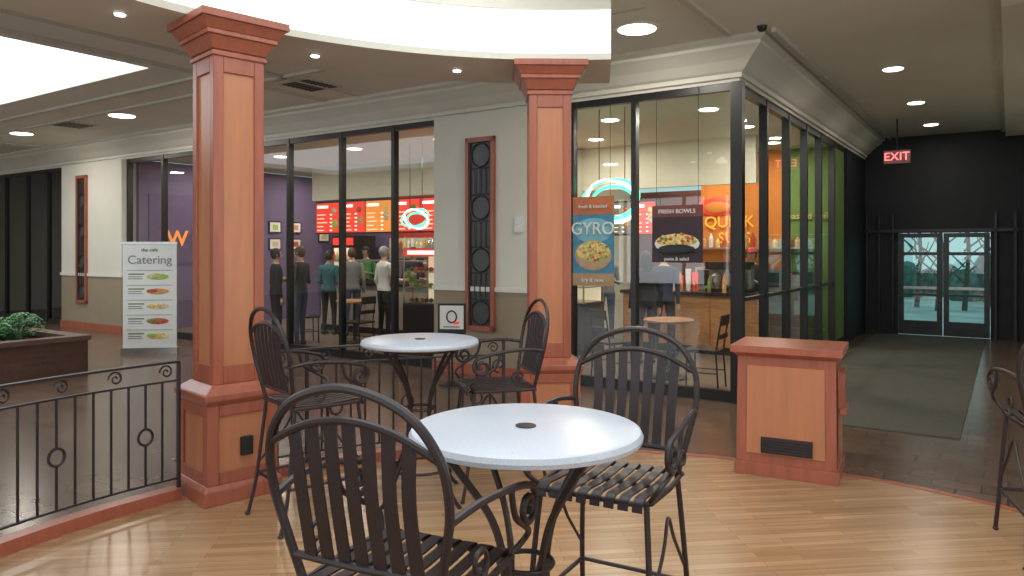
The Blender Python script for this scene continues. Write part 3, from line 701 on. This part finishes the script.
def fern(x,y,R):
    mb=MB()
    for i in range(36):
        a=random.random()*6.28; Lr=R*random.uniform(.6,1); hh=random.uniform(.15,.42)
        P=[]
        for k in range(9):
            t=k/8; P.append(Vector((math.cos(a)*Lr*t,math.sin(a)*Lr*t,.01+hh*math.sin(t*2.2)*1.0)))
        m=random.choice((LEAF,LEAF,LEAF2)); mb.tube(P,[.005]*9,m,4)
        side=Vector((-math.sin(a),math.cos(a),0)); fw=Vector((math.cos(a),math.sin(a),0))
        for k in range(1,9):
            l=.10*(1-abs(k-3.5)/6)
            for sg in (-1,1):
                p=P[k]; q=p+side*sg*l+fw*.03+Vector((0,0,-.015))
                mb.add([p-fw*.014,p+(q-p)*.5-fw*.016,q,p+(q-p)*.5+fw*.016,p+fw*.014],[(0,1,2,3,4)],m)
    wx,wy=L2W(x,y); mb.obj('potted_fern',loc=(wx,wy,.355),rotz=random.random()*3)
for i in range(6): fern(x1-.50-random.random()*.15,y1-.60-i*.5,.34)
for i in range(4): fern(x1-1.1,y1-.55-i*.7,.36)

# ---------------- people ----------------
SKIN=[mat('skin_a',(.55,.33,.23),.5,var=.05),mat('skin_b',(.35,.19,.12),.5,var=.05)]
EYEW=mat('eye_white',(.8,.8,.78),.3,var=.01); LIP=mat('lips',(.4,.13,.11),.5)
def person(wx,wy,face,h,shirt,pants,hair,skin=0,pose='stand',longhair=False,cap=None,apron=None):
    sc=h/1.75; sk=SKIN[skin]; mb=MB(); T=mat('tmpbody',(.5,.5,.5))
    def limb(ps,rs,m=T): 
        P=[Vector(p) for p in ps]; mb.tube(P,rs,m,12)
        for p,r in zip(P,rs): mb.ell(p,(r,r,r),m,12,8)
    secs=[(.88,.155,.105,0),(.95,.165,.115,0),(1.05,.14,.10,.0),(1.15,.145,.10,.005),(1.28,.17,.115,.01),(1.38,.185,.105,.0),(1.45,.15,.08,-.005),(1.49,.07,.06,-.005)]
    vs=[];n=20
    for z,a,b,y in secs:
        for i in range(n): t=i*2*math.pi/n; vs.append((a*math.cos(t),y+b*math.sin(t),z))
    fs=[(j*n+i,j*n+(i+1)%n,(j+1)*n+(i+1)%n,(j+1)*n+i) for j in range(len(secs)-1) for i in range(n)]
    fs+= [tuple(range(n))[::-1],tuple((len(secs)-1)*n+i for i in range(n))]
    mb.add(vs,fs,T)
    limb([(0,-.01,1.44),(0,.005,1.56)],[.058,.052])
    mb.ell((0,.01,1.645),(.076,.095,.108),T,18,14); mb.ell((0,.035,1.59),(.055,.062,.055),T,14,10)
    mb.ell((0,.108,1.63),(.014,.020,.026),T,8,8); 
    for s in (-1,1): mb.ell((s*.078,.0,1.635),(.012,.02,.032),T,8,8)
    hands=[]; arms=[]
    step=.12 if pose=='walk' else .02
    for s in (-1,1):
        fy=s*step
        limb([(s*.09,0,.90),(s*.105,fy*.5+.02,.50),(s*.11,fy,.09)],[.088,.058,.04])
        limb([(s*.11,fy-.03,.045),(s*.125,fy+.15,.035)],[.045,.034])
        if pose=='reach' and s==1: J=[(s*.185,0,1.40),(s*.23,.08,1.13),(s*.2,.32,1.12)]; d=Vector((-.1,1,0))
        elif pose in('phone','work') : J=[(s*.185,0,1.40),(s*.235,-.02,1.12),(s*.12,.22,1.16)]; d=Vector((-s*.5,.8,.25))
        else: J=[(s*.185,0,1.40),(s*.235,-.03,1.12),(s*.235,.06+fy*-.6,.86)]; d=Vector((0,.15,-1))
        d.normalize(); limb(J,[.056,.043,.029]); arms.append([Vector(j) for j in J])
        w=Vector(J[-1]); pal=w+d*.09
        mb.tube([w,w+d*.05,pal],[.024,.038,.034],T,10)
        hands.append((w,d,pal,s))
    tmp=mb.obj('tmpb'); r=tmp.modifiers.new('r','REMESH'); r.mode='VOXEL'; r.voxel_size=.011; r.use_smooth_shade=True
    sm=tmp.modifiers.new('s','SMOOTH'); sm.iterations=3; sm.factor=.5
    dg=bpy.context.evaluated_depsgraph_get(); me=bpy.data.meshes.new_from_object(tmp.evaluated_get(dg)); bpy.data.objects.remove(tmp)
    out=MB(); SHOE=mat('shoe_black',(.02,.02,.02),.5)
    V=[tuple(v.co) for v in me.vertices]
    groups={}
    for p in me.polygons:
        c=p.center; arm=False; hand=False
        for A in arms:
            for a,b in ((A[0],A[1]),(A[1],A[2])):
                ab=b-a; t=max(0,min(1,(c-a).dot(ab)/ab.length_squared)); dd=(c-(a+ab*t)).length
                if dd<.062: arm=True
            if (c-A[2]).length<.03 or any((c-(h_[0]+h_[1]*.05)).length<.062 for h_ in hands): hand=True
        if c.z>1.475 and abs(c.x)<.12: g=sk
        elif hand: g=sk
        elif arm and c.z>.86: g=shirt
        elif c.z<.085: g=SHOE
        elif c.z<.93: g=pants
        else: g=shirt
        if apron and g is not sk and not arm and c.y>.06 and .55<c.z<1.3: g=apron
        groups.setdefault(g.name,(g,[]))[1].append(tuple(p.vertices))
    for nme,(g,fsx) in groups.items():
        k=out.mi(g)
        for f in fsx: out.f.append(list(f)); out.m.append(k)
    out.v=list(V)
    for w,d,pal,s in hands:
        side=d.cross(Vector((s,0,0)) if abs(d.x)<.7 else Vector((0,0,1))).normalized()
        bend=Vector((-s,0,0)) if abs(d.z)>.6 else Vector((0,0,-1))
        for i,l in enumerate((.062,.075,.07,.055)):
            b=pal-d*.012+side*(-.027+i*.018); k1=b+d*l*.5+bend*.006; k2=b+d*l*.85+bend*.024; 
            out.tube([b,k1,k2],[.009,.0085,.007],sk,6)
        b=w+d*.035-side*.028; out.tube([b,b-side*.022+d*.025+bend*.008,b-side*.026+d*.052+bend*.018],[.011,.010,.008],sk,6)
    for s in (-1,1):
        out.ell((s*.030,.094,1.648),(.012,.008,.007),EYEW,8,6); out.ell((s*.030,.101,1.648),(.005,.004,.005),BLACK,6,5)
        out.ell((s*.030,.098,1.667),(.017,.006,.003),hair,8,5)
    out.ell((0,.098,1.590),(.022,.008,.006),LIP,10,6)
    def keep(q): return not (q[1]>.045 and q[2]<1.70) and not (q[2]<1.60 and q[1]>-.02) and (q[2]>1.56 or longhair)
    out.ell((0,.0,1.655),(.086,.103,.112),hair,22,16,keep)
    if longhair:
        out.ell((0,-.06,1.56),(.085,.05,.17),hair,16,12)
        for s in (-1,1): out.ell((s*.075,-.02,1.57),(.025,.045,.12),hair,10,8)
    if cap:
        out.ell((0,0,1.69),(.092,.108,.09),cap,20,12,lambda q:q[2]>1.685); out.ell((0,.12,1.69),(.06,.06,.008),cap,14,6)
    o=out.obj('person',smooth=True,loc=(wx,wy,GZ),rotz=face); o.scale=(sc,)*3
    return o
C_BLK=mat('cloth_black',(.018,.018,.022),.85); C_NAVY=mat('cloth_navy',(.03,.045,.09),.85); C_DEN=mat('cloth_denim',(.05,.08,.15),.85)
C_WH=mat('cloth_white',(.62,.62,.60),.85); C_TEAL=mat('cloth_teal',(.04,.13,.16),.85); C_GREY=mat('cloth_grey',(.20,.20,.21),.85); C_GRN=mat('cloth_green',(.10,.30,.08),.85); C_RED=mat('cloth_red',(.45,.05,.05),.85)
H_D=mat('hair_dark',(.015,.01,.008),.6); H_B=mat('hair_brown',(.08,.045,.025),.6); H_G=mat('hair_grey',(.3,.29,.27),.6)
R=math.radians
def pp(px,Y,*a,**k): return person(PX(px,Y),Y,*a,**k)
pp(276,12.8,R(-60),1.66,C_BLK,C_BLK,H_D,pose='stand')
pp(300,12.7,R(70),1.70,C_BLK,C_NAVY,H_B,pose='phone')
pp(329,14.4,R(-20),1.62,C_TEAL,C_BLK,H_D,skin=1,pose='work')
pp(352,14.2,R(20),1.68,C_GREY,C_DEN,H_B,pose='stand')
pp(384,13.5,R(-50),1.70,C_WH,C_BLK,H_G,pose='reach')
pp(366,17.0,R(160),1.70,C_GRN,C_BLK,H_D,pose='work',cap=C_BLK)
pp(413,16.0,R(170),1.68,C_BLK,C_BLK,H_D,pose='work',apron=C_GRN,cap=C_BLK)
pp(646,10.7,R(10),1.62,C_BLK,C_BLK,H_D,pose='stand',longhair=True)
pp(664,11.3,R(-30),1.66,C_NAVY,C_BLK,H_D,pose='walk')
pp(752,12.6,R(150),1.66,C_BLK,C_BLK,H_B,pose='work',cap=C_RED)
pp(606,13.2,R(160),1.66,C_GREY,C_DEN,H_D,pose='work',cap=C_BLK)

# ---------------- world ----------------
w=bpy.data.worlds.new('World'); scene.world=w; w.use_nodes=True
bg=w.node_tree.nodes['Background']; bg.inputs[0].default_value=(.50,.78,.78,1); bg.inputs[1].default_value=.95
cam=bpy.data.cameras.new('camera'); co=bpy.data.objects.new('camera',cam); scene.collection.objects.link(co)
cam.sensor_width=36; cam.lens=F/1024*36; cam.shift_y=-38/1024; cam.clip_end=200
co.location=(0,0,EYE); co.rotation_euler=(math.pi/2,0,0); scene.camera=co
scene.view_settings.view_transform='Standard'
